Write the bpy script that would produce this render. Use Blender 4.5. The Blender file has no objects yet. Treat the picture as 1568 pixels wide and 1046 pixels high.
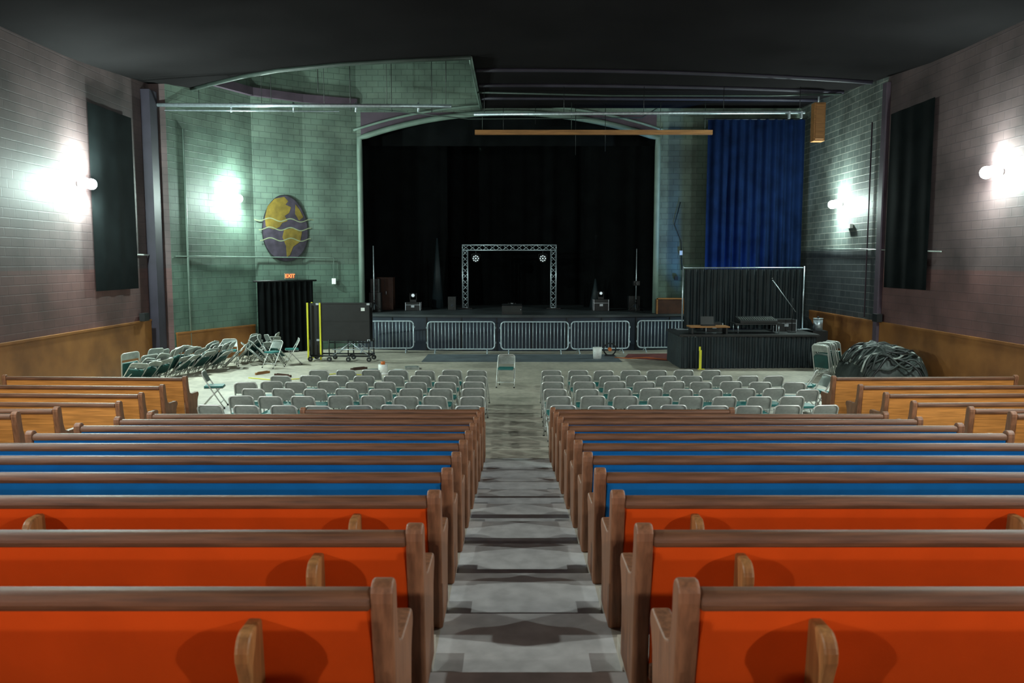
import bpy, bmesh, math, random
from mathutils import Vector, Matrix, noise
random.seed(7)
sc = bpy.context.scene
try:
    sc.view_settings.view_transform = 'Standard'
    sc.view_settings.look = 'None'
    sc.view_settings.exposure = 0.0
except Exception:
    pass

# ------------------------------------------------------------------ materials
def newmat(name):
    m = bpy.data.materials.new(name); m.use_nodes = True
    nt = m.node_tree; b = nt.nodes['Principled BSDF']
    return m, nt, b

def mat(name, col, rough=.6, metal=0, var=.18, scale=4, bump=0, bscale=60, stretch=(1,1,1), col2=None, spec=.4, emis=0):
    m, nt, b = newmat(name)
    N = nt.nodes; L = nt.links
    tc = N.new('ShaderNodeTexCoord'); mp = N.new('ShaderNodeMapping'); mp.inputs['Scale'].default_value = stretch
    L.new(tc.outputs['Object'], mp.inputs['Vector'])
    no = N.new('ShaderNodeTexNoise'); no.inputs['Scale'].default_value = scale; no.inputs['Detail'].default_value = 5
    L.new(mp.outputs[0], no.inputs['Vector'])
    r = N.new('ShaderNodeValToRGB')
    r.color_ramp.elements[0].position = .32; r.color_ramp.elements[1].position = .68
    c2 = col2 if col2 else tuple(min(1, c*(1+var)) for c in col)
    r.color_ramp.elements[0].color = (*[c*(1-var) for c in col], 1)
    r.color_ramp.elements[1].color = (*c2, 1)
    L.new(no.outputs['Fac'], r.inputs['Fac']); L.new(r.outputs[0], b.inputs['Base Color'])
    b.inputs['Roughness'].default_value = rough; b.inputs['Metallic'].default_value = metal
    b.inputs['Specular IOR Level'].default_value = spec
    if bump:
        n2 = N.new('ShaderNodeTexNoise'); n2.inputs['Scale'].default_value = bscale
        L.new(mp.outputs[0], n2.inputs['Vector'])
        bp = N.new('ShaderNodeBump'); bp.inputs['Strength'].default_value = bump; bp.inputs['Distance'].default_value = .02
        L.new(n2.outputs['Fac'], bp.inputs['Height']); L.new(bp.outputs[0], b.inputs['Normal'])
    if emis:
        L.new(r.outputs[0], b.inputs['Emission Color']); b.inputs['Emission Strength'].default_value = emis
    return m

def blockmat(name, c1, c2, mortar, top=None, topz=99, low=None, lowz=-99, bw=.41, rh=.2, ms=.012, bump=.5):
    """painted concrete block wall, UVs in metres, optional paint bands by real height"""
    m, nt, b = newmat(name); N = nt.nodes; L = nt.links
    uv = N.new('ShaderNodeTexCoord')
    br = N.new('ShaderNodeTexBrick'); br.inputs['Scale'].default_value = 1
    br.inputs['Brick Width'].default_value = bw; br.inputs['Row Height'].default_value = rh
    br.inputs['Mortar Size'].default_value = ms; br.inputs['Mortar Smooth'].default_value = .3
    br.inputs['Color1'].default_value = (*c1, 1); br.inputs['Color2'].default_value = (*c2, 1); br.inputs['Mortar'].default_value = (*mortar, 1)
    L.new(uv.outputs['UV'], br.inputs['Vector'])
    no = N.new('ShaderNodeTexNoise'); no.inputs['Scale'].default_value = .9; no.inputs['Detail'].default_value = 8
    L.new(uv.outputs['Object'], no.inputs['Vector'])
    rr = N.new('ShaderNodeMapRange'); rr.inputs['From Min'].default_value = .3; rr.inputs['From Max'].default_value = .7
    rr.inputs['To Min'].default_value = .55; rr.inputs['To Max'].default_value = 1.38
    L.new(no.outputs['Fac'], rr.inputs['Value'])
    sep = N.new('ShaderNodeSeparateXYZ'); L.new(uv.outputs['Object'], sep.inputs[0])
    cur = br.outputs['Color']
    for (colr, z, above) in ((top, topz, True), (low, lowz, False)):
        if colr is None: continue
        mr = N.new('ShaderNodeMapRange'); mr.inputs['From Min'].default_value = z-.01; mr.inputs['From Max'].default_value = z+.01
        if not above:
            mr.inputs['To Min'].default_value = 1; mr.inputs['To Max'].default_value = 0
        L.new(sep.outputs['Z'], mr.inputs['Value'])
        mx = N.new('ShaderNodeMix'); mx.data_type = 'RGBA'; mx.blend_type = 'MULTIPLY'
        L.new(mr.outputs[0], mx.inputs[0]); L.new(cur, mx.inputs[6]); mx.inputs[7].default_value = (*colr, 1)
        cur = mx.outputs[2]
    mm = N.new('ShaderNodeMix'); mm.data_type = 'RGBA'; mm.blend_type = 'MULTIPLY'; mm.inputs[0].default_value = 1
    L.new(cur, mm.inputs[6]); L.new(rr.outputs[0], mm.inputs[7]); L.new(mm.outputs[2], b.inputs['Base Color'])
    bp = N.new('ShaderNodeBump'); bp.inputs['Strength'].default_value = bump; bp.inputs['Distance'].default_value = .015; bp.invert = True
    L.new(br.outputs['Fac'], bp.inputs['Height']); L.new(bp.outputs[0], b.inputs['Normal'])
    b.inputs['Roughness'].default_value = .6
    return m

M = {}
M['oak'] = mat('oak_wood', (.13,.055,.026), .5, var=.4, scale=5, stretch=(.5,9,9), bump=.1)
M['oak_end'] = mat('oak_end_wood', (.21,.092,.045), .5, var=.3, scale=5, stretch=(9,9,.6), bump=.1)
M['oak_light'] = mat('oak_light_wood', (.50,.21,.05), .42, var=.25, scale=5, stretch=(.5,9,9))
M['oak_bracket'] = mat('oak_bracket_wood', (.34,.16,.055), .45, var=.25, scale=5, stretch=(9,9,.6))
M['orange'] = mat('orange_fabric', (.68,.078,.008), .9, var=.08, scale=3, bump=.3, bscale=500, spec=.08)
M['blue'] = mat('blue_fabric', (.008,.16,.48), .9, var=.10, scale=3, bump=.3, bscale=500, spec=.1)
M['steel'] = mat('galvanised_steel', (.50,.57,.62), .35, .7, var=.15, scale=12)
M['barrier'] = mat('barrier_zinc', (.50,.60,.66), .4, .3, var=.15, scale=12)
M['chair_metal'] = mat('chair_painted_metal', (.26,.29,.27), .38, .25, var=.25, scale=6)
M['chair_tube'] = mat('chair_tube', (.55,.57,.54), .35, .5, var=.1)
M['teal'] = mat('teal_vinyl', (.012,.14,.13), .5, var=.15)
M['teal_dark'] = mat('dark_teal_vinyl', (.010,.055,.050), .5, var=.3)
M['black'] = mat('black_paint', (.010,.011,.012), .45, var=.2)
M['black_cloth'] = mat('black_cloth', (.0035,.0042,.0045), .95, var=.3, scale=1.5, spec=.05)
M['banner'] = mat('banner_cloth', (.0055,.007,.0075), .95, var=.3, scale=1.5, spec=.03)
M['drape'] = mat('booth_drape', (.009,.016,.020), .6, var=.3, scale=2, spec=.4)
M['blue_cloth'] = mat('blue_curtain_cloth', (.0025,.008,.030), .9, var=.3, scale=2, spec=.05)
M['yellow'] = mat('yellow_edge', (.65,.62,.03), .5, var=.1)
M['white'] = mat('white_plastic', (.75,.77,.75), .4, var=.05)
M['purple'] = mat('purple_paint', (.060,.040,.058), .6, var=.2, scale=2)
M['purple_dark'] = mat('dark_purple_paint', (.022,.018,.030), .6, var=.2, scale=2)
M['greentrim'] = mat('green_moulding', (.14,.195,.165), .5, var=.15, scale=2)
M['green_dark'] = mat('dark_green_moulding', (.035,.05,.043), .5, var=.2, scale=2)
M['wainscot'] = mat('orange_brown_wainscot', (.23,.082,.018), .5, var=.35, scale=1.2, col2=(.29,.115,.028))
M['ceiling'] = mat('ceiling_dark', (.013,.0118,.0125), 1, var=.15, scale=.5, spec=0)
M['stage_front'] = mat('stage_front_navy', (.013,.021,.036), .5, var=.3, scale=1.5)
M['stage_floor'] = mat('stage_floor_paint', (.035,.042,.046), .5, var=.4, scale=1.2)
M['wood_beam'] = mat('pine_beam', (.28,.125,.04), .6, var=.25, scale=4, stretch=(.5,6,6))
M['brownbox'] = mat('brown_cabinet', (.05,.02,.012), .5, var=.3)
M['mat'] = mat('floor_mat_grey', (.10,.12,.135), .7, var=.25, scale=2)
M['redmat'] = mat('red_floor_paint', (.17,.045,.04), .7, var=.4, scale=3)
M['tarp'] = mat('grey_tarp', (.020,.026,.024), .6, var=.6, scale=3)
M['lamp'] = mat('lamp_glass', (.85,1,.95), .3, emis=200, var=0)
M['lens'] = mat('light_lens', (.75,.85,.9), .15, emis=.5, var=0)
M['red_em'] = mat('exit_red', (1,.12,.03), .4, emis=5, var=0)
M['exitbox'] = mat('exit_housing', (.18,.13,.09), .5)
M['yel_paint'] = mat('mural_yellow', (.125,.085,.012), .6, var=.35)
M['pur_paint'] = mat('mural_purple', (.034,.026,.040), .6, var=.4)
M['wave_paint'] = mat('mural_wave', (.17,.19,.115), .6, var=.15)
M['cable_o'] = mat('orange_cable', (.6,.15,.03), .5)
M['rubber'] = mat('rubber', (.02,.02,.02), .7)

def concrete(name, a, b2, c):
    m, nt, b = newmat(name); N = nt.nodes; L = nt.links
    tc = N.new('ShaderNodeTexCoord')
    n1 = N.new('ShaderNodeTexNoise'); n1.inputs['Scale'].default_value = .8; n1.inputs['Detail'].default_value = 9; n1.inputs['Roughness'].default_value = .65
    n2 = N.new('ShaderNodeTexNoise'); n2.inputs['Scale'].default_value = 7; n2.inputs['Detail'].default_value = 8
    L.new(tc.outputs['Object'], n1.inputs['Vector']); L.new(tc.outputs['Object'], n2.inputs['Vector'])
    r1 = N.new('ShaderNodeValToRGB'); e = r1.color_ramp.elements
    e[0].position = .3; e[0].color = (*a,1); e[1].position = .7; e[1].color = (*c,1)
    x = e.new(.5); x.color = (*b2,1)
    L.new(n1.outputs['Fac'], r1.inputs['Fac'])
    r2 = N.new('ShaderNodeMapRange'); r2.inputs['From Min'].default_value = .35; r2.inputs['From Max'].default_value = .62
    r2.inputs['To Min'].default_value = .8; r2.inputs['To Max'].default_value = 1.04
    L.new(n2.outputs['Fac'], r2.inputs['Value'])
    mm = N.new('ShaderNodeMix'); mm.data_type = 'RGBA'; mm.blend_type = 'MULTIPLY'; mm.inputs[0].default_value = 1
    L.new(r1.outputs[0], mm.inputs[6]); L.new(r2.outputs[0], mm.inputs[7]); L.new(mm.outputs[2], b.inputs['Base Color'])
    b.inputs['Roughness'].default_value = .5
    bp = N.new('ShaderNodeBump'); bp.inputs['Strength'].default_value = .15; L.new(n2.outputs['Fac'], bp.inputs['Height']); L.new(bp.outputs[0], b.inputs['Normal'])
    return m
M['floor'] = concrete('worn_painted_concrete', (.27,.245,.20), (.46,.42,.345), (.58,.525,.43))
M['aisle'] = concrete('aisle_painted_concrete', (.42,.42,.42), (.52,.52,.51), (.58,.58,.56))
M['w_green'] = blockmat('wall_green_block', (.074,.110,.088), (.086,.124,.098), (.052,.077,.062), top=(1.25,1.2,1.2), topz=7.2, low=(.95,1.08,1.05), lowz=3.0)
M['w_right'] = blockmat('wall_grey_block', (.062,.075,.070), (.092,.108,.10), (.17,.175,.155), low=(.32,.31,.36), lowz=3.45, ms=.016)
M['w_purple'] = blockmat('wall_purple_block', (.078,.051,.053), (.086,.056,.057), (.066,.044,.047), low=(1.3,.92,.86), lowz=2.9, bump=.3)
M['w_dark'] = blockmat('wall_dark', (.008,.009,.010), (.008,.009,.010), (.007,.007,.007))

# ------------------------------------------------------------------ mesh builder
class B:
    def __init__(s): s.bm = bmesh.new(); s.mats = []
    def mi(s, m):
        m = M[m] if isinstance(m, str) else m
        if m not in s.mats: s.mats.append(m)
        return s.mats.index(m)
    def _fin(s, verts, m, smooth=False):
        i = s.mi(m); fs = set()
        for v in verts:
            for f in v.link_faces: fs.add(f)
        for f in fs:
            f.material_index = i
            if smooth: f.smooth = len(f.verts) == 4 or smooth == 2
        return fs
    def box(s, c, sz, m, rot=None):
        mt = Matrix.Translation(c) @ (rot.to_4x4() if rot else Matrix()) @ Matrix.Diagonal((*sz, 1))
        r = bmesh.ops.create_cube(s.bm, size=1, matrix=mt); s._fin(r['verts'], m)
    def cyl(s, p1, p2, r, m, seg=10, r2=None):
        p1 = Vector(p1); p2 = Vector(p2); d = p2-p1
        q = d.to_track_quat('Z', 'Y').to_matrix().to_4x4()
        mt = Matrix.Translation((p1+p2)/2) @ q
        rr = bmesh.ops.create_cone(s.bm, cap_ends=True, segments=seg, radius1=r, radius2=r if r2 is None else r2, depth=d.length, matrix=mt)
        s._fin(rr['verts'], m, True)
    def sph(s, c, r, m, sc=(1,1,1), seg=14):
        mt = Matrix.Translation(c) @ Matrix.Diagonal((*sc, 1))
        rr = bmesh.ops.create_uvsphere(s.bm, u_segments=seg, v_segments=seg//2+1, radius=r, matrix=mt)
        s._fin(rr['verts'], m, 2)
    def tube(s, pts, r, m, seg=7):
        pts = [Vector(p) for p in pts]; i = s.mi(m); rings = []
        n = len(pts); prev = None
        for k, p in enumerate(pts):
            t = (pts[min(k+1, n-1)]-pts[max(k-1, 0)]).normalized()
            if prev is None:
                a = Vector((0,0,1)) if abs(t.z) < .9 else Vector((1,0,0))
                x = t.cross(a).normalized()
            else:
                x = (prev - t*prev.dot(t)).normalized()
            y = t.cross(x); prev = x
            rings.append([s.bm.verts.new(p+(x*math.cos(2*math.pi*j/seg)+y*math.sin(2*math.pi*j/seg))*r) for j in range(seg)])
        for k in range(n-1):
            for j in range(seg):
                f = s.bm.faces.new((rings[k][j], rings[k][(j+1)%seg], rings[k+1][(j+1)%seg], rings[k+1][j]))
                f.material_index = i; f.smooth = True
        for rg in (rings[0], rings[-1]):
            f = s.bm.faces.new(rg); f.material_index = i
    def prism(s, prof, a0, a1, m, axis='x'):
        def mk(p, a):
            if axis == 'x': return (a, p[0], p[1])
            if axis == 'y': return (p[0], a, p[1])
            return (p[0], p[1], a)
        i = s.mi(m)
        v0 = [s.bm.verts.new(mk(p, a0)) for p in prof]; v1 = [s.bm.verts.new(mk(p, a1)) for p in prof]
        n = len(prof)
        fs = [s.bm.faces.new(v0), s.bm.faces.new(v1)]
        for k in range(n): fs.append(s.bm.faces.new((v0[k], v0[(k+1)%n], v1[(k+1)%n], v1[k])))
        for f in fs: f.material_index = i
    def quad(s, ps, m, uvs=None):
        f = s.bm.faces.new([s.bm.verts.new(p) for p in ps]); f.material_index = s.mi(m)
        if uvs:
            l = s.bm.loops.layers.uv.verify()
            for lp, u in zip(f.loops, uvs): lp[l].uv = u
        return f
    def mesh(s, name):
        bmesh.ops.recalc_face_normals(s.bm, faces=s.bm.faces[:])
        me = bpy.data.meshes.new(name); s.bm.to_mesh(me); s.bm.free()
        for m in s.mats: me.materials.append(m)
        return me
    def obj(s, name, loc=(0,0,0), rz=0, parent=None, bevel=0, rot=None):
        return place(s.mesh(name), name, loc, rz, parent, bevel, rot)

def place(me, name, loc=(0,0,0), rz=0, parent=None, bevel=0, rot=None):
    o = bpy.data.objects.new(name, me); sc.collection.objects.link(o)
    o.location = loc; o.rotation_euler = rot if rot else (0,0,rz)
    if parent: o.parent = parent
    if bevel:
        b = o.modifiers.new('bevel', 'BEVEL'); b.width = bevel; b.segments = 3 if bevel > .01 else 2; b.limit_method = 'ANGLE'; b.angle_limit = math.radians(35)
    return o
def empty(name, loc=(0,0,0), rz=0):
    o = bpy.data.objects.new(name, None); sc.collection.objects.link(o); o.location = loc; o.rotation_euler = (0,0,rz); o.empty_display_size = .2
    return o
def arc(cx, cz, r, a0, a1, n):
    return [(cx+r*math.cos(math.radians(a0+(a1-a0)*i/n)), cz+r*math.sin(math.radians(a0+(a1-a0)*i/n))) for i in range(n+1)]

# ------------------------------------------------------------------ dimensions
XL, XR = -10.4, 10.2
Y0, PITCH, STEP = 2.69, .926, .106
def rowY(k): return Y0+PITCH*k
def rowZ(k): return .10+STEP*(10-k)
PY = 29.6     # proscenium wall
AC = .08      # aisle centre
YB = -9.5

# ------------------------------------------------------------------ floor with raked steps
b = B()
ks = list(range(-11, 11))
yend_r = rowY(10)-.2+PITCH
for k in ks:
    ya = rowY(k)-.2; yb = ya+PITCH; z = rowZ(k)
    if k == ks[0]: ya -= 2
    for x0, x1 in ((XL-.3, AC-.50), (AC+.50, XR+.3)):
        b.box(((x0+x1)/2, (ya+yb)/2, z/2-.1), (x1-x0, yb-ya, z+.2), 'floor')
    ya = rowY(k)-PITCH+.31; yb = ya+PITCH
    if k == ks[0]: ya -= 2
    if k == 10: yb = yend_r-.35
    b.box((AC, (ya+yb)/2, z/2-.1), (1.0, yb-ya, z+.2), 'aisle')
b.box((AC, (yend_r-.35+yend_r)/2, -.1), (1.0, .35, .2), 'aisle')
b.box(((XL+XR)/2, (yend_r+37)/2, -.1), (XR-XL+.6, 37-yend_r, .2), 'floor')
b.obj('floor')

# ------------------------------------------------------------------ walls
def wallstrip(name, pts, z0, z1, mats, u0=0):
    b = B(); u = u0
    for i in range(len(pts)-1):
        p, q = pts[i], pts[i+1]; l = math.dist(p, q)
        m = mats[i] if isinstance(mats, list) else mats
        b.quad([(p[0],p[1],z0),(q[0],q[1],z0),(q[0],q[1],z1),(p[0],p[1],z1)], m, [(u,z0),(u+l,z0),(u+l,z1),(u,z1)])
        u += l
    return b.obj(name)
TOP = 10.9
Lp = [(XL,YB),(XL,24.05),(-10.0,24.2),(-9.45,25.7),(-8.6,27.6),(-7.2,28.75),(-5.5,29.6)]
wallstrip('wall_left', Lp, -.05, TOP, ['w_purple','w_purple']+['w_green']*4)
wallstrip('wall_right', [(XR,YB),(XR,22.8),(XR,PY)], -.05, TOP, ['w_purple','w_right'])
wallstrip('wall_back', [(XL,YB),(XR,YB)], 0, TOP, 'w_purple')

OX0, OX1, ZS, RISE = -5.35, 5.11, 7.42, .88
cxo = (OX0+OX1)/2; hw = (OX1-OX0)/2
def archz(x):
    t = (x-cxo)/hw
    R = (hw*hw+RISE*RISE)/(2*RISE)
    return ZS + math.sqrt(max(0, R*R-(t*hw)**2)) - (R-RISE)
b = B()
def wq(x0, x1, za0, za1, zb0, zb1, m):
    b.quad([(x0,PY,za0),(x1,PY,za1),(x1,PY,zb1),(x0,PY,zb0)], m, [(x0,za0),(x1,za1),(x1,zb1),(x0,zb0)])
wq(-5.6, OX0, 0,0, TOP,TOP, 'w_green'); wq(OX1, XR, 0,0, TOP,TOP, 'w_green')
n = 40
for i in range(n):
    x0 = OX0+(OX1-OX0)*i/n; x1 = OX0+(OX1-OX0)*(i+1)/n
    wq(x0, x1, archz(x0), archz(x1), 8.33, 8.33, 'purple')
    wq(x0, x1, 8.33, 8.33, TOP, TOP, 'w_green')
b.obj('wall_stage')
b = B()
pts = [(OX0-.04, PY-.08, 1.0)]+[(OX0-.04, PY-.08, z) for z in (3,5,7)]
pts += [(OX0-.04+(OX1-OX0+.08)*i/n, PY-.08, archz(OX0+(OX1-OX0)*i/n)) for i in range(n+1)]
pts += [(OX1+.04, PY-.08, z) for z in (7,5,3,1.0)]
b.tube(pts, .10, 'greentrim', 10)
pts2 = [(OX0-.25+(OX1-OX0+.5)*i/n, PY-.06, archz(OX0+(OX1-OX0)*i/n)+.28) for i in range(n+1)]
b.tube(pts2, .045, 'greentrim', 8)
b.obj('trim_1')
wallstrip('wall_stage_house', [(-8.2,PY+.05),(-8.2,36.2),(8.2,36.2),(8.2,PY+.05)], 0, TOP, 'w_dark')

def wains(name, pts, z1, th=.03, z0=0):
    b = B()
    for i in range(len(pts)-1):
        p = Vector((*pts[i],0)); q = Vector((*pts[i+1],0)); d = (q-p); l = d.length; a = math.atan2(d.y, d.x)
        R = Matrix.Rotation(a, 3, 'Z')
        b.box(((p+q)/2+Vector((0,0,(z0+z1)/2))), (l, th, z1-z0), 'wainscot', R)
        b.box(((p+q)/2+Vector((0,0,z1+.02))), (l, th+.03, .05), 'wainscot', R)
    b.obj(name)
wains('trim_2', [(XL+.03,-9),(XL+.03,24.0)], 1.4, z0=-.0)
wains('trim_3', [(-9.95,24.25),(-9.41,25.68),(-8.62,27.45)], .95)
wains('trim_4', [(XR-.03,-9),(XR-.03,28.0)], 1.4)
b = B()
for i in range(2, 6):
    p = Vector((*Lp[i], 8.65)); q = Vector((*Lp[i+1], 8.62)); d = q-p
    R = Matrix.Rotation(math.atan2(d.y, d.x), 3, 'Z'); off = R @ Vector((0,-.08,0))
    b.box((p+q)/2+off, (d.length, .16, .26), 'purple', R)
b.obj('trim_5')
b = B(); b.box((XL+.13,23.75,3.95),(.26,.5,7.9),'purple_dark'); b.obj('trim_6', bevel=.01)
b = B(); b.box((XR-.06,22.75,3.95),(.12,.25,7.9),'purple'); b.obj('trim_7', bevel=.01)

# ceiling
def ceilz(x, y):
    return 8.47-.62*(abs(x)/10.4)**2*min(1, max(0, (28.5-y)/8.5))
EDGE = [(-10.45,26.5),(-9.6,25.2),(-8.8,24.5),(-7.6,23.6),(-6.4,23.0),(-4.6,22.6),(-2.9,22.4),(-1.1,22.2)]
def yend(x):
    if x > -1.1+1e-6: return PY
    for i in range(len(EDGE)-1):
        if EDGE[i][0] <= x <= EDGE[i+1][0]+1e-6:
            t = (x-EDGE[i][0])/(EDGE[i+1][0]-EDGE[i][0]); return EDGE[i][1]+t*(EDGE[i+1][1]-EDGE[i][1])
    return EDGE[0][1]
b = B()
def cgrid(xs):
    ny = 26; g = []
    for x in xs:
        xx = x; ye = yend(min(x, -1.1)) if xs[-1] <= -1.1+1e-6 else PY
        g.append([b.bm.verts.new((xx, -9.6+(ye+9.6)*j/ny, ceilz(xx, -9.6+(ye+9.6)*j/ny))) for j in range(ny+1)])
    for i in range(len(xs)-1):
        for j in range(ny):
            f = b.bm.faces.new((g[i][j], g[i+1][j], g[i+1][j+1], g[i][j+1])); f.material_index = b.mi('ceiling'); f.smooth = True
cgrid([XL-.05+(-1.1-XL+.05)*i/20 for i in range(21)])
cgrid([-1.1+(XR+.05+1.1)*i/20 for i in range(21)])
for i in range(len(EDGE)-1):
    (x0,y0),(x1,y1) = EDGE[i], EDGE[i+1]
    b.quad([(x0,y0,ceilz(x0,y0)),(x1,y1,ceilz(x1,y1)),(x1,y1,TOP),(x0,y0,TOP)], 'ceiling')
b.quad([(-1.1,22.2,8.2),(-1.1,PY,8.4),(-1.1,PY,TOP),(-1.1,22.2,TOP)], 'greentrim')
b.quad([(XL,21,TOP),(XR,21,TOP),(XR,36.3,TOP),(XL,36.3,TOP)], 'ceiling')
b.obj('ceiling')
b = B()
pts = [(x+.02, y-.02, ceilz(x,y)-.04) for x, y in EDGE]
b.tube(pts, .06, 'green_dark', 8)
b.tube([(-1.1, y, ceilz(-1.1,y)-.02) for y in (22.2,24,26,28,29.5)], .05, 'greentrim', 8)
b.obj('trim_8')
b = B()
for y in (23.6,25.6,27.6):
    b.tube([(-1.0+(XR+.9)*i/14, y, ceilz(-1.0+(XR+.9)*i/14, y)-.04) for i in range(15)], .06, 'purple_dark', 6)
b.obj('ceiling_beams')

# ------------------------------------------------------------------ pews
def pew_mesh(L, fabric, name, H=.85, supports=(-1.81,0,1.81)):
    b = B(); h = H-.85; T = .078
    prof = [(.10,0),(.065,.40),(.0,.78+h)] + arc(.052,.795+h,.055,180,0,8)[1:] + [(.115,.72+h),(.135,.63+h*.5),(.17,.575),(.25,.545),(.47,.54)] + arc(.50,.49,.055,80,-60,6) + [(.495,.38),(.48,.2),(.50,0)]
    for sx in (-1, 1):
        x = sx*L/2
        b.prism(prof, x-T/2, x+T/2, 'oak_end')
    x0, x1 = -L/2+T/2, L/2-T/2
    rail = [(.002,.750+h),(-.004,.775+h),(.0,.80+h),(.02,.816+h),(.07,.816+h),(.09,.80+h),(.094,.75+h)]
    b.prism(rail, x0, x1, 'oak')
    b.prism([(.075,.14),(.022,.76+h),(.05,.76+h),(.103,.14)], x0, x1, fabric)
    b.prism([(.06,.08),(.055,.17),(.115,.17),(.12,.08)], x0, x1, 'oak')
    b.prism([(.09,.39),(.49,.41),(.50,.44),(.09,.42)], x0, x1, 'oak')
    b.prism([(.10,.425),(.47,.445),(.485,.47),(.47,.49),(.10,.465)], x0, x1, fabric if fabric != 'oak_light' else 'oak')
    sp = [(.10,.0),(.02,0),(-.01,.3),(-.10,.57),(-.125,.63)] + arc(-.055,.65,.072,170,80,6) + [(.035,.72)]
    for s in supports:
        if fabric == 'orange': b.prism(sp, s-.025, s+.025, 'oak_bracket')
        b.prism([(.11,0),(.10,.39),(.44,.40),(.42,.0)], s-.02, s+.02, 'oak')
    return b.mesh(name)
pewO = pew_mesh(4.5, 'orange', 'pew_orange'); pewB = pew_mesh(4.5, 'blue', 'pew_blue')
pewS = pew_mesh(2.65, 'blue', 'pew_short', supports=(0,)); pewW = pew_mesh(3.55, 'oak_light', 'pew_wood', H=.92, supports=(0,))
for k in range(-5, 11):
    y, z = rowY(k), rowZ(k)
    if k == 10:
        for s in (-1, 1): place(pewS, 'church_pew', (AC+s*(.525+1.325), y, z), 0, None, .016)
    else:
        me = pewO if k <= 2 else pewB
        for s in (-1, 1): place(me, 'church_pew', (AC+s*(.525+2.25), y, z), 0, None, .016)
for k in range(0, 10):
    y, z = rowY(k), rowZ(k)
    place(pewW, 'wooden_side_pew', (-8.0, y, z), 0, None, .014); place(pewW, 'wooden_side_pew', (8.05, y, z), 0, None, .014)
for i, y in enumerate((12.75,13.6,14.5,15.6)):
    place(pewW, 'wooden_side_pew', (-7.95-.03*i, y, 0), math.radians(-2.5), None, .014)
    place(pewW, 'wooden_side_pew', (8.1-.05*i, y, 0), math.radians(1.5), None, .014)

# ------------------------------------------------------------------ folding chairs (facing +Y)
def chair_mesh():
    b = B(); w = .205
    pts = [(-w-.015,.235,.012),(-w-.015,.10,.22),(-w-.01,-.02,.42),(-w-.005,-.14,.62),(-w,-.185,.71)]
    top = []
    for i in range(0, 9):
        a = math.pi-(math.pi/2)*i/8
        top.append((-w+.07+.07*math.cos(a), -.19-.01*i/8, .715+.065*math.sin(a)))
    half = pts+top
    full = half+[(-p[0],p[1],p[2]) for p in reversed(half)]
    b.tube(full, .0135, 'chair_tube', 7)
    for s in (-1, 1):
        b.tube([(s*(w-.022),-.25,.012),(s*(w-.022),-.05,.24),(s*(w-.022),.15,.435)], .012, 'chair_tube', 7)
        b.cyl((s*(w+.012),.235,0),(s*(w+.012),.232,.03),.018,'rubber',8); b.cyl((s*(w-.022),-.25,0),(s*(w-.022),-.247,.03),.018,'rubber',8)
    b.cyl((-w-.01,.16,.125),(w+.01,.16,.125),.010,'chair_tube',8)
    b.cyl((-w+.022,-.19,.08),(w-.022,-.19,.08),.010,'chair_tube',8)
    i = b.mi('chair_metal'); nx = 10; rows = []
    for (z, yy, ww) in ((.555,-.098,.200),(.58,-.108,.202),(.64,-.135,.200),(.70,-.165,.198),(.745,-.185,.190),(.77,-.192,.150)):
        rows.append([b.bm.verts.new((-ww+2*ww*j/nx, yy-.028*(1-(2*j/nx-1)**2), z)) for j in range(nx+1)])
    for r in range(len(rows)-1):
        for j in range(nx):
            f = b.bm.faces.new((rows[r][j],rows[r][j+1],rows[r+1][j+1],rows[r+1][j])); f.smooth = True; f.material_index = i
    b.box((0,.02,.435),(.375,.38,.018),'chair_metal')
    seat = [(-.18,-.15),(-.15,-.175),(.15,-.175),(.18,-.15),(.185,.16),(.15,.205),(-.15,.205),(-.185,.16)]
    b.prism(seat, .444, .478, 'teal', 'z')
    return b.mesh('folding_chair')
chairM = chair_mesh()
def chair(x, y, rz=0, z=0): return place(chairM, 'folding_chair', (x, y, z), math.radians(rz))
rows = [13.1, 14.0, 14.85, 15.7, 16.55, 17.4]
jit = lambda a: random.uniform(-a, a)
for r, y in enumerate(rows):
    for j in range(8):
        if r == 0:
            sp = .60; xl = -.72-sp*j+.02; xr = .86+sp*j
        else:
            sp = .57; xl = -.72-sp*j; xr = .82+sp*j
        if r == 5 and j == 7: continue
        chair(xl+jit(.03), y+.19+jit(.06), jit(7)); chair(xr+jit(.03), y+.19+jit(.06), jit(7))
for (x,y,a) in ((5.35,14.9,5),(5.45,15.8,-8),(5.3,16.7,6),(-5.15,15.8,9)):
    chair(x, y, a)
chair(-.15, 20.2, 176)
chair(-6.35, 17.3, -80); chair(6.3, 17.4, 60); chair(6.25, 16.6, 95)

def folded_mesh():
    b = B(); w = .21
    half = [(-w,0,.0),(-w,0,.3),(-w,0,.6),(-w,0,.86)]+[(-w+.07-.07*math.cos(math.pi/2*i/5), 0, .86+.07*math.sin(math.pi/2*i/5)) for i in range(1,6)]
    b.tube(half+[(-p[0],p[1],p[2]) for p in reversed(half)], .0135, 'chair_tube', 6)
    for s in (-1,1): b.tube([(s*(w-.025),.03,.06),(s*(w-.025),.03,.62)], .012, 'chair_tube', 6)
    b.cyl((-w,0,.12),(w,0,.12),.01,'chair_tube',6)
    b.box((0,-.004,.83),(.40,.008,.18),'chair_metal')
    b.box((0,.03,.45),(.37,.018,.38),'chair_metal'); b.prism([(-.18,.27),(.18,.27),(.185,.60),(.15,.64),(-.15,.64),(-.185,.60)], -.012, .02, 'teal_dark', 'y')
    return b.mesh('folded_chair')
foldM = folded_mesh()
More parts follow.
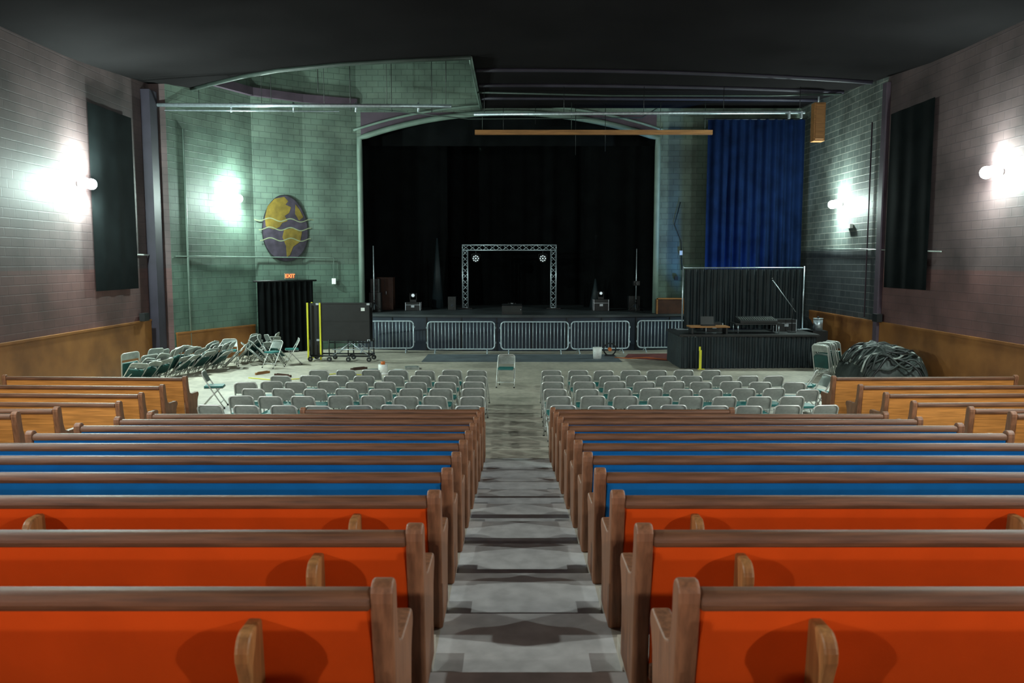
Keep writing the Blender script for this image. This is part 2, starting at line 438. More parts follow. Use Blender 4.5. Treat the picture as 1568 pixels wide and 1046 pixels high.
def stack(loc, n, d, face, lean=16, jitter=6, wild=1):
    e = empty('stack_of_folded_chairs', loc)
    for i in range(n):
        o = place(foldM, 'folded_chair_part', (d[0]*i+jit(.05*wild), d[1]*i+jit(.04*wild), 0.01), 0, e)
        o.rotation_euler = (math.radians(lean+wild*random.uniform(-10,18)), math.radians(wild*random.uniform(-12,12)), math.radians(face+random.uniform(-jitter,jitter)))
    return e
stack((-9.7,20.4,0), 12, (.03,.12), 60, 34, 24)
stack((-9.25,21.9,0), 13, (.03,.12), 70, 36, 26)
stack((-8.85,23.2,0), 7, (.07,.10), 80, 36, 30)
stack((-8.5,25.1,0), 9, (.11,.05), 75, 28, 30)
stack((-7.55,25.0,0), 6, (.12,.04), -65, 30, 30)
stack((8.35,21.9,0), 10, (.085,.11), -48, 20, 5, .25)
chair(-7.0, 23.9, 150); chair(-8.4, 24.3, 200); chair(-6.65, 24.7, 110)

# ------------------------------------------------------------------ stage
b = B()
def yf(x): return 28.25+.75*(abs(x-.3)/5.9)**2
ap = [(x, yf(x)) for x in [-5.45+11.5*i/16 for i in range(17)]]
poly = ap+[(6.05,29.58),(5.1,29.58),(5.1,36),(-5.35,36),(-5.35,29.58),(-5.45,29.58)]
b.prism(poly, 0, 1.17, 'stage_front', 'z')
ap2 = [(x, yf(x)-.04) for x in [-5.5+11.6*i/16 for i in range(17)]]
b.prism(ap2+[(6.1,29.56),(5.08,29.56),(5.08,36),(-5.33,36),(-5.33,29.56),(-5.5,29.56)], 1.17, 1.25, 'stage_floor', 'z')
for x in [-4.2+1.22*i for i in range(9)]:
    b.box((x, yf(x)-.012, .58), (.03,.03,1.15), 'black')
b.obj('stage')
b = B(); b.box((-6.6,32.8,1.2),(3.0,6.0,.1),'stage_floor'); b.box((6.6,32.8,1.2),(3.0,6.0,.1),'stage_floor'); b.obj('stage_wing_floor')

def curtain(name, p0, p1, z0, z1, m, amp=.07, pw=.32, seed=0, parent=None):
    b = B(); i = b.mi(m); p0 = Vector((*p0,0)); p1 = Vector((*p1,0)); d = p1-p0; L = d.length; t = d/L; nrm = Vector((-t.y,t.x,0))
    nx = max(8, int(L/pw*8)); nz = 10; g = []
    for a in range(nx+1):
        s = L*a/nx; ph = s/pw*2*math.pi+2.2*noise.noise(Vector((s*.9,seed,0)))*2
        col = []
        for c in range(nz+1):
            f = c/nz; am = amp*(1.15-.5*f)*(1+.5*noise.noise(Vector((s*1.3,seed+5,f*1.5))))
            off = math.sin(ph+.5*noise.noise(Vector((s*.5,seed+9,f*3))))*am
            col.append(b.bm.verts.new(p0+t*s+nrm*off+Vector((0,0,z0+(z1-z0)*f))))
        g.append(col)
    for a in range(nx):
        for c in range(nz):
            f = b.bm.faces.new((g[a][c],g[a+1][c],g[a+1][c+1],g[a][c+1])); f.smooth = True; f.material_index = i
    return b.obj(name, parent=parent)
curtain('stage_back_curtain', (-7.9,35.2),(7.9,35.2), 1.27, 10.2, 'black_cloth', .08, .7, 1)
curtain('stage_leg_curtain', (-6.9,31.6),(-2.6,33.2), 1.27, 9.8, 'black_cloth', .06, .7, 2)
curtain('stage_leg_curtain', (2.9,33.2),(6.9,31.6), 1.27, 9.8, 'black_cloth', .06, .7, 3)
curtain('stage_border_curtain', (-7,30.6),(7,30.6), 7.3, 10.0, 'black_cloth', .03, .9, 4)

e = empty('blue_curtain', (0,0,0))
curtain('cloth', (6.68,28.55),(10.0,28.55), .05, 7.9, 'blue_cloth', .09, .30, 6, e)
b = B(); b.cyl((6.55,28.55,7.92),(10.05,28.55,7.92),.03,'black'); b.obj('rod', parent=e)

def truss(b, p1, p2, s=.2, n=10, m='steel'):
    p1 = Vector(p1); p2 = Vector(p2); d = (p2-p1); t = d.normalized()
    a = Vector((0,1,0)); c = t.cross(a).normalized()
    cs = [(a*sx+c*sy)*s/2 for sx, sy in ((-1,-1),(1,-1),(1,1),(-1,1))]
    for k in cs: b.cyl(p1+k, p2+k, .022, m, 8)
    for j in range(4):
        k0, k1 = cs[j], cs[(j+1)%4]
        for i in range(n):
            q0 = p1+d*i/n; q1 = p1+d*(i+1)/n
            if i % 2: b.cyl(q0+k0, q1+k1, .011, m, 6)
            else: b.cyl(q0+k1, q1+k0, .011, m, 6)
    for q in (p1, p2):
        for j in range(4): b.cyl(q+cs[j], q+cs[(j+1)%4], .018, m, 6)
b = B(); TY = 32.2; x0, x1 = -1.83, 1.62; zt = 3.63
truss(b, (x0,TY,1.29),(x0,TY,zt-.1), .2, 10); truss(b, (x1,TY,1.29),(x1,TY,zt-.1), .2, 10); truss(b, (x0-.1,TY,zt),(x1+.1,TY,zt), .2, 14)
b.box((x0,TY,1.275),(.55,.55,.03),'black'); b.box((x1,TY,1.275),(.55,.55,.03),'black')
b.obj('goalpost_truss')
def moving_head(name, loc, rz=0, sc_=1):
    b = B(); s = 1
    b.box((0,0,s*.06),(.30,.26,.12),'black')
    for x in (-.15,.15): b.box((x,0,s*.26),(.035,.12,.30),'black')
    b.cyl((0,.12,s*.32),(0,-.10,s*.32),.12,'black',16); b.cyl((0,-.10,s*.32),(0,-.15,s*.32),.115,'black',16); b.cyl((0,-.15,s*.32),(0,-.16,s*.32),.075,'lens',16)
    o = b.obj(name, loc, rz, bevel=.005); o.scale = (sc_,)*3; return o
def par_light(loc):
    b = B(); b.cyl((0,0,0),(0,0,-.12),.015,'black'); 
    b.tube([(-.16,0,-.30),(-.16,0,-.14),(0,0,-.11),(.16,0,-.14),(.16,0,-.30)],.012,'black')
    b.cyl((0,.16,-.28),(0,-.10,-.30),.13,'black',18,.15)
    for i in range(8):
        a = i*math.pi/4; b.cyl((.10*math.cos(a),-.10,-.30+.10*math.sin(a)),(.10*math.cos(a),-.12,-.30+.10*math.sin(a)),.024,'lens',8)
    b.cyl((0,-.10,-.30),(0,-.12,-.30),.03,'lens',8)
    return b.obj('stage_par_light', loc)
par_light((x0+.42,TY,zt-.12)); par_light((x1-.42,TY,zt-.12))
def road_case(name, loc, s, rz=0):
    b = B(); w,d,h = s
    b.box((0,0,h/2),(w,d,h),'black')
    for x in (-w/2,w/2):
        for y in (-d/2,d/2):
            b.box((x,y,h/2),(.02,.02,h),'steel')
    b.box((0,0,h*.68),(w+.008,d+.008,.012),'steel'); b.box((0,-d/2-.01,h*.5),(.12,.02,.08),'steel')
    return b.obj(name, loc, rz)
road_case('amp_flight_case', (-3.75,31.2,1.255), (.55,.45,.3)); moving_head('moving_head_light', (-3.75,31.2,1.56), sc_=.8)
road_case('drum_flight_case', (3.35,31.0,1.255), (.55,.45,.42)); moving_head('moving_head_light', (3.35,31.0,1.68), sc_=.7)
def wedge(loc, rz=0):
    b = B(); b.prism([(-.28,0),(.22,0),(.22,.16),(.02,.36),(-.28,.30)], -.35,.35,'black'); 
    b.box((0,-.285,.16),(.6,.01,.2),'rubber'); b.cyl((.3,-.286,.17),(.3,-.29,.17),.02,'steel')
    return b.obj('stage_monitor_speaker', loc, rz, bevel=.01)
wedge((0,28.85,1.255)); moving_head('moving_head_light', (0,29.6,1.255), sc_=.85)
def speaker(loc, s=(.4,.38,.65)):
    b = B(); w,d,h = s
    b.box((0,0,h/2),(w,d,h),'black'); b.cyl((0,-d/2,h*.35),(0,-d/2-.012,h*.35),w*.38,'rubber',20); b.cyl((0,-d/2-.012,h*.35),(0,-d/2-.02,h*.35),w*.14,'stage_front',14)
    b.cyl((0,-d/2,h*.78),(0,-d/2-.012,h*.78),w*.2,'rubber',16)
    return b.obj('loudspeaker', loc, bevel=.012)
speaker((-2.3,31.5,1.255),(.3,.3,.5)); speaker((-5.05,30.4,1.255),(.42,.4,.7)); speaker((-5.05,30.4,1.96),(.34,.34,.5))
speaker((4.6,31.0,1.255),(.42,.4,.55))
b = B(); b.box((0,0,.62),(.62,.5,1.24),'brownbox'); b.box((0,-.255,.62),(.54,.01,1.14),'brownbox'); b.box((0,-.262,.62),(.01,.01,1.14),'black'); b.box((.05,-.27,.65),(.02,.02,.12),'steel'); b.obj('wooden_cabinet', (-4.85,31.6,1.255), bevel=.01)
def stand(loc, h):
    b = B(); b.cyl((0,0,.1),(0,0,h),.02,'steel',8)
    for a in range(3):
        c = a*2*math.pi/3+.4; b.cyl((0,0,.35),(.3*math.cos(c),.3*math.sin(c),.015),.014,'black',6)
    b.cyl((0,0,.3),(0,0,.45),.035,'black',8); return b
b = stand(0, 2.4); b.obj('lighting_stand', (-5.0,29.75,1.255)); 
b = stand(0, 2.3); b.box((0,0,1.05),(.22,.3,.16),'black'); b.cyl((0,-.15,1.05),(0,-.26,1.05),.06,'black'); b.obj('camera_tripod', (4.55,30.1,1.255))
b = B()
for x, hgt in ((-2.95,5.0),(3.3,2.1)):
    b.cyl((x,32.5,1.26),(x,32.5,1.26+hgt*.55),.24,'drape',14,.03)
b.obj('gathered_curtain_tie')

# ------------------------------------------------------------------ barriers
def barrier_mesh(w=2.25, h=1.08):
    b = B(); r = .12; z0 = .16
    def corner(cx, cz, a0): return [(cx+r*math.cos(math.radians(a0+15*i)), 0, cz+r*math.sin(math.radians(a0+15*i))) for i in range(7)]
    p = corner(w/2-r,h-r,0)+corner(-w/2+r,h-r,90)+corner(-w/2+r,z0+r,180)+corner(w/2-r,z0+r,270); p.append(p[0])
    b.tube(p, .023, 'barrier', 8)
    n = int(w/.115)
    for i in range(1, n): 
        x = -w/2+w*i/n; b.cyl((x,0,z0),(x,0,h),.011,'barrier',6)
    for x in (-w/2+.25, w/2-.25):
        b.tube([(x,-.28,.02),(x,-.2,.07),(x,0,.17),(x,.2,.07),(x,.28,.02)], .017, 'barrier', 7)
    for s, z in ((-1,.35),(-1,.85),(1,.35),(1,.85)):
        b.tube([(s*w/2,0,z),(s*(w/2+.04),0,z),(s*(w/2+.04),0,z+.06)], .01, 'barrier', 6)
    return b.mesh('crowd_barrier')
bm_ = barrier_mesh(); bm2 = barrier_mesh(2.0)
place(bm2, 'crowd_barrier', (-4.35,27.75,0), math.radians(2))
place(bm_, 'crowd_barrier', (-1.71,27.45,0), math.radians(1)); place(bm_, 'crowd_barrier', (.76,27.4,0), 0)
place(bm2, 'crowd_barrier', (2.98,27.6,0), math.radians(8)); place(bm2, 'crowd_barrier', (5.3,28.0,0), math.radians(3))
b = B(); b.box((.3,26.2,.008),(6.2,2.0,.016),'mat'); b.obj('stage_floor_mat')
b = B(); b.quad([(3.6,26.2,.006),(5.8,24.9,.006),(6.0,27.6,.006),(3.9,27.4,.006)],'redmat'); b.obj('red_floor_mat')

# ------------------------------------------------------------------ deck cart at left
e = empty('folding_stage_deck_cart', (-5.35,25.6,0), math.radians(-4))
b = B()
b.box((.12,-.16,1.22),(1.68,.05,1.18),'black'); b.box((.12,.16,1.22),(1.68,.05,1.18),'black')
b.box((.12,-.19,1.80),(1.70,.03,.03),'rubber'); b.box((.12,-.19,.64),(1.70,.03,.03),'rubber'); b.box((.12,-.19,1.25),(1.68,.015,.015),'rubber')
for x in (-.7,.94):
    b.box((x,-.19,1.22),(.02,.03,1.18),'rubber')
for x,z in ((-.68,1.78),(.92,1.78),(-.68,.66),(.92,.66)): b.box((x,-.205,z),(.09,.02,.06),'steel')
b.box((.75,-.19,1.62),(.12,.02,.1),'white')
b.obj('deck_panels', parent=e)
b = B()
b.box((-.98,-.25,.93),(.05,.05,1.78),'yellow'); b.box((-.60,-.21,.93),(.05,.03,1.78),'yellow'); b.box((-.98,.2,.93),(.05,.05,1.78),'yellow')
b.box((-.79,-.0,.95),(.36,.12,1.7),'black')
b.obj('yellow_edges', parent=e)
b = B()
for y in (-.32,.32):
    b.cyl((-.9,y,.18),(.98,y,.18),.025,'black',8); b.cyl((-.3,y,.60),(.98,y,.60),.02,'black',8); b.cyl((-.2,y,.38),(.98,y,.38),.018,'steel',8)
    b.cyl((-.2,y,.18),(.4,y,.62),.016,'steel',6); b.cyl((.98,y,.18),(.35,y,.62),.016,'steel',6)
    for x in (-.9,-.3,.3,.95):
        b.cyl((x,y,.18),(x,y,.68),.018,'black',6)
        b.cyl((x,y-.025,.075),(x,y+.025,.075),.075,'rubber',14); b.cyl((x,y-.028,.075),(x,y+.028,.075),.025,'chair_metal',10)
        b.cyl((x,y,.08),(x,y,.18),.02,'steel',6)
for x in (-.9,.3,.95): b.cyl((x,-.32,.18),(x,.32,.18),.022,'black',8)
b.obj('undercarriage', parent=e)

# ------------------------------------------------------------------ curtained doorway and exit sign
e = empty('door_1', (0,0,0))
curtain('door_curtain', (-8.45,27.25),(-6.9,28.50), .02, 2.42, 'black_cloth', .05, .22, 8, e)
b = B(); b.cyl((-8.55,27.17,2.44),(-6.8,28.58,2.44),.03,'black'); b.obj('door_rail', parent=e)
ang = math.atan2(1.36,1.7)
b = B(); b.box((0,0,0),(.36,.07,.20),'exitbox'); 
eo = b.obj('exit_sign', (-7.55,27.93,2.60), ang, bevel=.01)
t = bpy.data.curves.new('exit_text','FONT'); t.body = 'EXIT'; t.size = .17; t.align_x = 'CENTER'; t.align_y = 'CENTER'; t.extrude = .004
t.materials.append(M['red_em']); to = bpy.data.objects.new('letters', t); sc.collection.objects.link(to); to.parent = eo; to.location = (0,-.042,0); to.rotation_euler = (math.radians(90),0,0)

# mural painted on the splayed wall
A = Vector((-8.6,27.6,0)); Bq = Vector((-7.2,28.75,0)); 
a_ = math.atan2(Bq.y-A.y, Bq.x-A.x); 
e = empty('globe_mural', (-7.74,28.25,4.22), a_)
def flat(name, pts, y, m):
    b = B(); b.prism(pts, y, y-.004, m, 'y'); return b.obj(name, parent=e)
W2, H2 = .80, 1.1
egg = [(W2*math.cos(t_)*(1-.10*math.sin(t_)), H2*math.sin(t_)) for t_ in [2*math.pi*i/48 for i in range(48)]]
flat('outline', [(x*1.04,z*1.03) for x,z in egg], -.008, 'black'); flat('ocean', egg, -.014, 'pur_paint')
na = [(-.70,.05),(-.72,.35),(-.62,.72),(-.36,.98),(-.02,1.06),(.12,.92),(.02,.80),(.22,.72),(.14,.52),(-.02,.42),(.08,.25),(-.12,.18),(-.2,.05),(-.42,-.05)]
sa = [(-.05,-.05),(.3,.02),(.6,-.1),(.52,-.45),(.26,-.62),(.14,-.9),(.02,-.98),(.0,-.6),(-.12,-.3)]
ea = [(.38,.82),(.52,.66),(.66,.4),(.5,.28),(.36,.5)]
for nme, p in (('land_1',na),('land_2',sa),('land_3',ea)): flat(nme, p, -.019, 'yel_paint')
b = B()
for zc, ex in ((.28,.30),(-.02,.15),(-.38,.12)):
    w = W2+ex; top = []; bot = []
    for i in range(41):
        x = -w+2*w*i/40; z = zc+.05*math.sin(x*8.5); top.append((x,z+.018)); bot.append((x,z-.018))
    for i in range(40):
        b.quad([(bot[i][0],-.026,bot[i][1]),(bot[i+1][0],-.026,bot[i+1][1]),(top[i+1][0],-.026,top[i+1][1]),(top[i][0],-.026,top[i][1])],'wave_paint')
b.obj('waves', parent=e)

# ------------------------------------------------------------------ booth at right
e = empty('skirted_platform', (0,0,0))
curtain('skirt_front', (4.9,23.6),(8.85,23.75), .01, .92, 'drape', .035, .16, 11, e)
curtain('skirt_side', (4.9,25.7),(4.9,23.6), .01, .92, 'drape', .035, .16, 12, e)
curtain('skirt_side_b', (8.85,23.75),(8.85,25.7), .01, .92, 'drape', .035, .16, 13, e)
b = B(); b.box((6.87,24.68,.96),(4.05,2.1,.07),'black'); b.box((6.87,23.62,.965),(4.05,.02,.05),'rubber')
for x in (5.05,8.7):
    for y in (23.8,25.6): b.cyl((x,y,0),(x,y,.93),.03,'steel')
b.obj('deck', parent=e)
e = empty('pipe_and_drape', (0,0,0))
curtain('cloth', (5.35,25.5),(9.0,25.5), 1.0, 2.86, 'drape', .05, .2, 14, e)
b = B(); b.cyl((5.3,25.5,2.9),(9.05,25.5,2.9),.02,'steel',8)
for x in (5.3,9.05): b.cyl((x,25.5,.99),(x,25.5,2.95),.022,'steel',8); b.box((x,25.5,1.0),(.4,.4,.012),'steel')
b.obj('frame', parent=e)
b = B(); b.box((0,0,.20),(1.15,.55,.04),'wood_beam')
for x in (-.5,.5): b.box((x,0,.09),(.05,.45,.18),'black')
b.obj('wooden_desk_top', (5.75,24.0,1.0), bevel=.005)
b = B(); b.prism([(-.3,0),(.3,0),(.3,.16),(-.3,.06)],-.55,.55,'black')
for i in range(16): b.box((-.5+i*.066,-.05,.115),(.008,.3,.012),'chair_metal', Matrix.Rotation(math.radians(9.5),3,'X'))
b.obj('mixing_console', (7.25,24.3,1.3))
b = B(); b.box((0,0,.27),(1.4,.65,.04),'black')
for x in (-.6,.6):
    for y in (-.25,.25): b.cyl((x,y,0),(x,y,.26),.015,'steel',6)
b.obj('console_table', (7.25,24.3,1.0))
b = B(); b.cyl((0,0,0),(0,0,.02),.13,'black',16); b.cyl((0,0,0),(0,0,1.0),.012,'black',8); b.cyl((.1,0,.6),(-.62,0,1.55),.011,'steel',8); b.sph((-.64,0,1.58),.03,'black')
b.obj('microphone_stand', (8.35,24.4,1.0))
b = B(); b.box((0,0,.02),(.38,.26,.02),'black'); b.box((0,.12,.15),(.38,.015,.24),'black',Matrix.Rotation(math.radians(-12),3,'X')); b.obj('laptop', (5.75,24.0,1.215))
road_case('rack_case', (8.3,25.0,1.0), (.6,.5,.35)); road_case('tool_case', (6.1,24.9,1.0), (.5,.5,.25))
b = B(); b.cyl((0,0,0),(0,0,.35),.14,'steel',18); b.cyl((0,0,.35),(0,0,.37),.15,'steel',18); b.cyl((0,0,.37),(0,0,.43),.03,'black')
b.box((0,0,-.5),(.45,.45,1.0),'black'); b.obj('metal_canister_on_case', (9.35,25.0,1.0))

def pile(name, loc, size, m, seed, rz=0, amp=.35, fold=.5):
    b = B(); i = b.mi(m); nx, ny = 60, 46; g = []
    for a in range(nx+1):
        row = []
        for c in range(ny+1):
            x = a/nx*2-1; y = c/ny*2-1; r = min(1, (abs(x)**3+abs(y)**3)); h = (1-r)**.45
            n1 = noise.noise(Vector((x*1.6,y*1.6,seed))); n2 = abs(noise.noise(Vector((x*4+n1*2,y*2.5,seed+3)))); n3 = abs(noise.noise(Vector((x*8,y*9+n1*3,seed+7))))
            z = h*(.9+amp*n1-amp*fold*n2-.12*n3)
            row.append(b.bm.verts.new((x*size[0]*(1+.08*n1), y*size[1]*(1+.08*n1), max(0.004, z*size[2]))))
        g.append(row)
    for a in range(nx):
        for c in range(ny):
            f = b.bm.faces.new((g[a][c],g[a+1][c],g[a+1][c+1],g[a][c+1])); f.smooth = True; f.material_index = i
    return b.obj(name, loc, rz)
pile('black_tarp_pile', (9.3,26.6,0), (.7,.75,1.35), 'black_cloth', 3)
tp = pile('grey_tarp_pile', (9.15,20.2,0), (.9,1.2,1.12), 'tarp', 9, amp=.35)
b = B()
for i in range(34):
    p = []; yy = -1.0+.06*i+jit(.08); tilt = jit(.5); mm = ('tarp','tarp','black','tarp','chair_metal')[i%5]
    for j in range(18):
        t_ = j/17; x = -.78+1.56*t_; yj = yy+tilt*(t_-.5)+.12*math.sin(t_*9+i*1.7)
        r = min(1, (abs(x/.9)**3+abs(yj/1.2)**3)); z = .05+1.02*(1-r)**.45*(.93+.16*noise.noise(Vector((x*2,yj*2,i*.2))))
        p.append((x,yj,z))
    b.tube(p, .026, mm, 6)
b.obj('rope_coils', parent=tp)

# ------------------------------------------------------------------ hanging pipes, beam, wires
b = B()
b.cyl((-10.2,24.0,7.55),(-1.75,24.2,7.55),.055,'steel',12)
b.cyl((-9.9,23.9,7.38),(-5.0,24.3,7.42),.02,'steel',8)
for x in (-9,-7.2,-5.4,-3.6,-1.9): b.cyl((x,24.15,7.6),(x,24.15,8.0 if x<-8 else 10.8),.008,'black',5)
for x in (-8.1,-6.3,-4.5,-2.7): b.cyl((x,24.2,7.38),(x,24.2,7.65),.03,'steel',8)
b.obj('lighting_pipe')
b = B(); b.cyl((-1.1,24.2,7.32),(8.45,24.2,7.38),.045,'steel',12)
for x in (-.8,1.5,3.8,6.1,8.3): b.cyl((x,24.2,7.35),(x,24.2,8.1),.008,'black',5)
for x in (8.0,8.35): b.box((x,24.2,7.3),(.05,.1,.2),'steel')
b.obj('lighting_pipe')
b = B(); b.box((2.75,28.2,7.42),(8.0,.12,.15),'wood_beam')
for x in (-1,2,5,6.5): b.cyl((x,28.2,7.42),(x,28.2,8.4),.010,'green_dark',6)
b.obj('hanging_wood_beam')
b = B(); b.box((9.35,25.6,7.32),(.34,.3,1.15),'wood_beam'); b.box((9.35,25.43,7.32),(.26,.02,1.05),'wood_beam'); b.cyl((9.35,25.6,7.9),(9.35,25.6,8.1),.03,'steel'); b.obj('wooden_duct_box', bevel=.01)
b = B()
for (x,y,l) in ((-7.6,26.5,2.9),(-6.0,26.0,2.6),(-5.2,27,3.0),(-3.8,26.5,3.1),(-2.6,27.2,3.0),(-2.0,25.5,2.4)): b.cyl((x,y,10.9),(x,y,10.9-l),.012,'black',5)
for (x,y,l) in ((-.3,28.8,1.0),(.8,28.6,.7),(2.2,28.9,1.7),(3.2,28.7,1.6)): b.cyl((x,y,8.46),(x,y,8.46-l),.01,'black',5)
b.obj('hanging_wires')
b = B(); b.tube([(-4.6,28.9,8.3),(-1.5,29,8.0),(1.5,28.9,8.0),(4.5,29,8.05),(5.0,28.9,8.35)], .02, 'green_dark', 6); b.tube([(-1.1,26.5,8.40),(3,26.5,8.3),(8,26.0,8.2),(10,25.5,8.15)], .03, 'green_dark', 6); b.obj('ceiling_conduit')
b = B()
off = .06
b.tube([(XL+off,20.5,3.3),(XL+off,23.45,3.28)], .022, 'white', 6)
b.tube([(-9.93,24.35,3.25),(-9.37,25.7,3.25),(-8.53,27.55,3.24),(-7.15,28.68,3.23),(-6.3,29.1,3.22),(-6.3,29.1,2.45)], .018, 'greentrim', 6)
b.box((-6.3,29.1,2.4),(.14,.08,.2),'white')
b.obj('wall_conduit')
b = B(); b.tube([(XR-off,28.1,3.52),(XR-off,24,3.45),(XR-off,19.5,3.33)], .018, 'chair_metal', 6); b.box((XR-.06,24.9,4.15),(.1,.35,.12),'white'); b.tube([(XR-.05,23.6,1.5),(XR-.05,23.6,7.0)],.02,'purple',6); b.obj('wall_conduit')
b = B(); b.tube([(-9.75,24.8,0.1),(-9.75,24.8,7.0)],.03,'greentrim',6); b.obj('wall_downpipe')
b = B(); b.tube([(6.1,PY-.05,2.8),(6.05,PY-.05,3.8),(5.8,PY-.05,4.4),(6.0,PY-.05,5.2)],.015,'black',6); b.box((6.05,PY-.06,3.4),(.1,.08,.16),'white'); b.box((5.9,PY-.06,2.5),(.12,.08,.14),'black'); b.obj('wall_switch')

def banner(name, x, y0, y1, z0, z1, s):
    curtain(name, (x,y0),(x,y1), z0, z1, 'banner', .012, .8, s)
banner('black_wall_banner', XL+.10, 20.35, 22.65, 2.36, 6.95, 21); banner('black_wall_banner', XR-.10, 20.05, 22.35, 2.4, 7.0, 22)

# small clutter
b = B(); b.cyl((0,0,0),(0,0,.36),.13,'white',20,.15); b.tube([(-.15,0,.34),(-.1,-.1,.2),(0,-.14,.15),(.1,-.1,.2),(.15,0,.34)],.006,'steel',5); b.obj('plastic_bucket', (2.72,26.0,.016))
b = B()
for i in range(20):
    a = i*math.pi/10; a2 = (i+1)*math.pi/10
    b.cyl((.2*math.cos(a),0,.22+.2*math.sin(a)),(.2*math.cos(a2),0,.22+.2*math.sin(a2)),.022,'black',6)
b.cyl((0,-.1,.22),(0,.1,.22),.06,'cable_o',10); b.box((0,0,.02),(.3,.25,.03),'black'); b.obj('cable_reel', (3.2,26.7,.016))
b = B(); b.tube([(3.3,26.2,.03),(3.7,25.9,.03),(4.3,26.1,.03),(4.9,25.6,.03)],.015,'cable_o',6); b.obj('orange_cable')
b = B(); b.tube([(-7.0,21.6,.02),(-6.2,21.2,.02),(-5.4,21.5,.02),(-4.9,22.4,.02),(-4.1,22.2,.02)],.012,'yellow',6); b.obj('yellow_cable')
b = B(); b.cyl((0,0,.05),(0,0,.28),.13,'white',14); b.cyl((0,0,.28),(0,0,.36),.06,'cable_o',10); b.cyl((0,0,0),(0,0,.05),.15,'white',14); b.obj('paint_can', (-3.55,22.4,0))
for (x,y,w,d,r,m) in ((-3.9,23.0,.5,.3,20,'chair_metal'),(-3.2,22.9,.35,.25,-15,'white'),(-4.4,23.4,.5,.1,40,'brownbox'),(-2.9,23.6,.4,.4,10,'chair_metal'),(-6.9,22.5,.5,.05,60,'wood_beam'),(-6.2,22.0,.6,.05,-30,'brownbox')):
    b = B(); b.box((0,0,.03),(w,d,.06),m); b.box((0,0,.065),(w*.7,d*.6,.02),m); b.obj('floor_debris_box',(x,y,0),math.radians(r))
b = B(); b.box((0,0,.28),(.07,.02,.56),'yellow'); b.box((.03,0,.01),(.2,.03,.02),'yellow'); b.box((-.02,0,.60),(.05,.03,.12),'yellow'); b.obj('yellow_ratchet_strap', (5.42,23.45,0))
b = B(); b.box((0,0,.25),(.9,.5,.5),'brownbox'); 
for x in (-.46,.46): b.box((x,-.26,.27),(.05,.03,.55),'wood_beam')
b.box((0,-.26,.53),(.95,.03,.05),'wood_beam'); b.obj('wooden_crate', (5.6,29.3,1.256))
b = B(); b.box((XL+.12,22.9,1.55),(.15,.3,.22),'black'); b.obj('electrical_box'); b = B(); b.box((XR-.12,22.6,1.55),(.15,.3,.22),'black'); b.obj('electrical_box')

# ------------------------------------------------------------------ lamps
LC = (.76,1.0,.91)
def wall_lamp(pos, n, power, col=LC, r=.10, d=.36):
    """twin-head wall flood: pos on wall, n = direction into the room"""
    n = Vector(n).normalized(); p = Vector(pos); e = empty('wall_flood_lamp', p)
    t = Vector((-n.y,n.x,0))
    b = B(); b.cyl(n*.0, n*.04, .07, 'white', 16); b.cyl(n*.03, n*.12, .02, 'white', 8)
    for s in (-1,1):
        c = n*.12+t*s*.15; b.cyl(n*.1, c, .012, 'white', 6); b.cyl(c-n*.03, c+n*.05, .035, 'white', 12, .05)
    b.obj('fixture', parent=e)
    b = B()
    for s in (-1,1): b.sph(n*.24+t*s*.15, .13, 'lamp')
    b.obj('bulbs', parent=e)
    l = bpy.data.lights.new('lamp_light','POINT'); l.energy = power; l.color = col; l.shadow_soft_size = r
    o = bpy.data.objects.new('light', l); sc.collection.objects.link(o); o.parent = e; o.location = n*d
    return e
wall_lamp((XL+.02,19.9,4.95), (1,0,0), 1850)
wall_lamp((-9.05,26.6,5.1), (.9,-.42,0), 1000)
wall_lamp((XR-.02,25.6,4.85), (-1,0,0), 650)
wall_lamp((XR-.02,17.3,4.95), (-1,0,0), 600)
WC = (1,.95,.88)
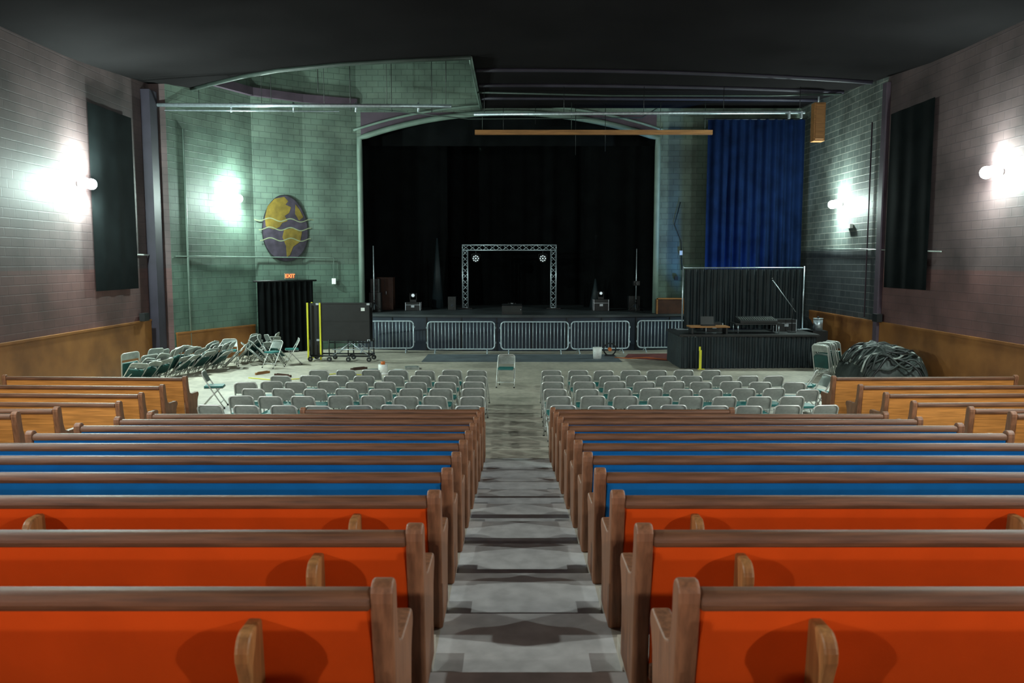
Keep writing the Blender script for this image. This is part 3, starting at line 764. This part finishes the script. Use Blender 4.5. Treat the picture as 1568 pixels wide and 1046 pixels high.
wall_lamp((XL+.02,-4.0,5.0), (1,0,0), 1600, WC); wall_lamp((XR-.02,-4.0,5.0), (-1,0,0), 1600, WC)
wall_lamp((AC,YB+.02,5.1), (0,1,0), 900, WC, d=.5)  # unseen lamp added behind the camera to light the aisle and pew backs
def pendant(x, y, z, power):
    e = empty('hanging_house_light', (x,y,z))
    b = B(); b.cyl((0,0,.05),(0,0,ceilz(x,y)-z),.012,'black',6); b.cyl((0,0,-.12),(0,0,.12),.20,'black',20,.06)
    b.obj('shade', parent=e)
    b = B(); b.sph((0,0,-.10),.08,'lens'); b.obj('bulb', parent=e)
    l = bpy.data.lights.new('house_light','SPOT'); l.energy = power; l.color = (.92,1,.96); l.spot_size = math.radians(155); l.spot_blend = .3; l.shadow_soft_size = .06
    o = bpy.data.objects.new('light', l); sc.collection.objects.link(o); o.parent = e; o.location = (0,0,-.2)
for s in (-1,1):
    pendant(AC+s*8.3, 4.4, 6.5, 1550); pendant(AC+s*8.3, 9.4, 6.3, 1200)
e = empty('blue_uplight', (7.3,27.6,.0))
b = B(); b.box((0,0,.05),(.25,.2,.1),'black'); b.cyl((0,0,.1),(0,.06,.34),.1,'black',14); b.obj('can', parent=e)
l = bpy.data.lights.new('blue_light','SPOT'); l.energy = 1300; l.color = (.08,.35,1); l.spot_size = math.radians(80); l.spot_blend = 1; l.shadow_soft_size = .1
o = bpy.data.objects.new('light', l); sc.collection.objects.link(o); o.parent = e; o.location = (0,.0,.45)
o.rotation_euler = (Vector((-.02,.45,1))).to_track_quat('-Z','Y').to_euler()

w = bpy.data.worlds.new('world'); sc.world = w; w.use_nodes = True
w.node_tree.nodes['Background'].inputs[0].default_value = (.02,.025,.025,1)

# ------------------------------------------------------------------ camera
cd = bpy.data.cameras.new('camera'); cam = bpy.data.objects.new('camera', cd); sc.collection.objects.link(cam)
cam.location = (0,0,3.1); cam.rotation_euler = (math.radians(90-5.58),0,0)
cd.sensor_width = 36; cd.lens = 28.84; cd.clip_start = .05; cd.clip_end = 200
cd.dof.use_dof = True; cd.dof.focus_distance = 22; cd.dof.aperture_fstop = 4.0
sc.camera = cam
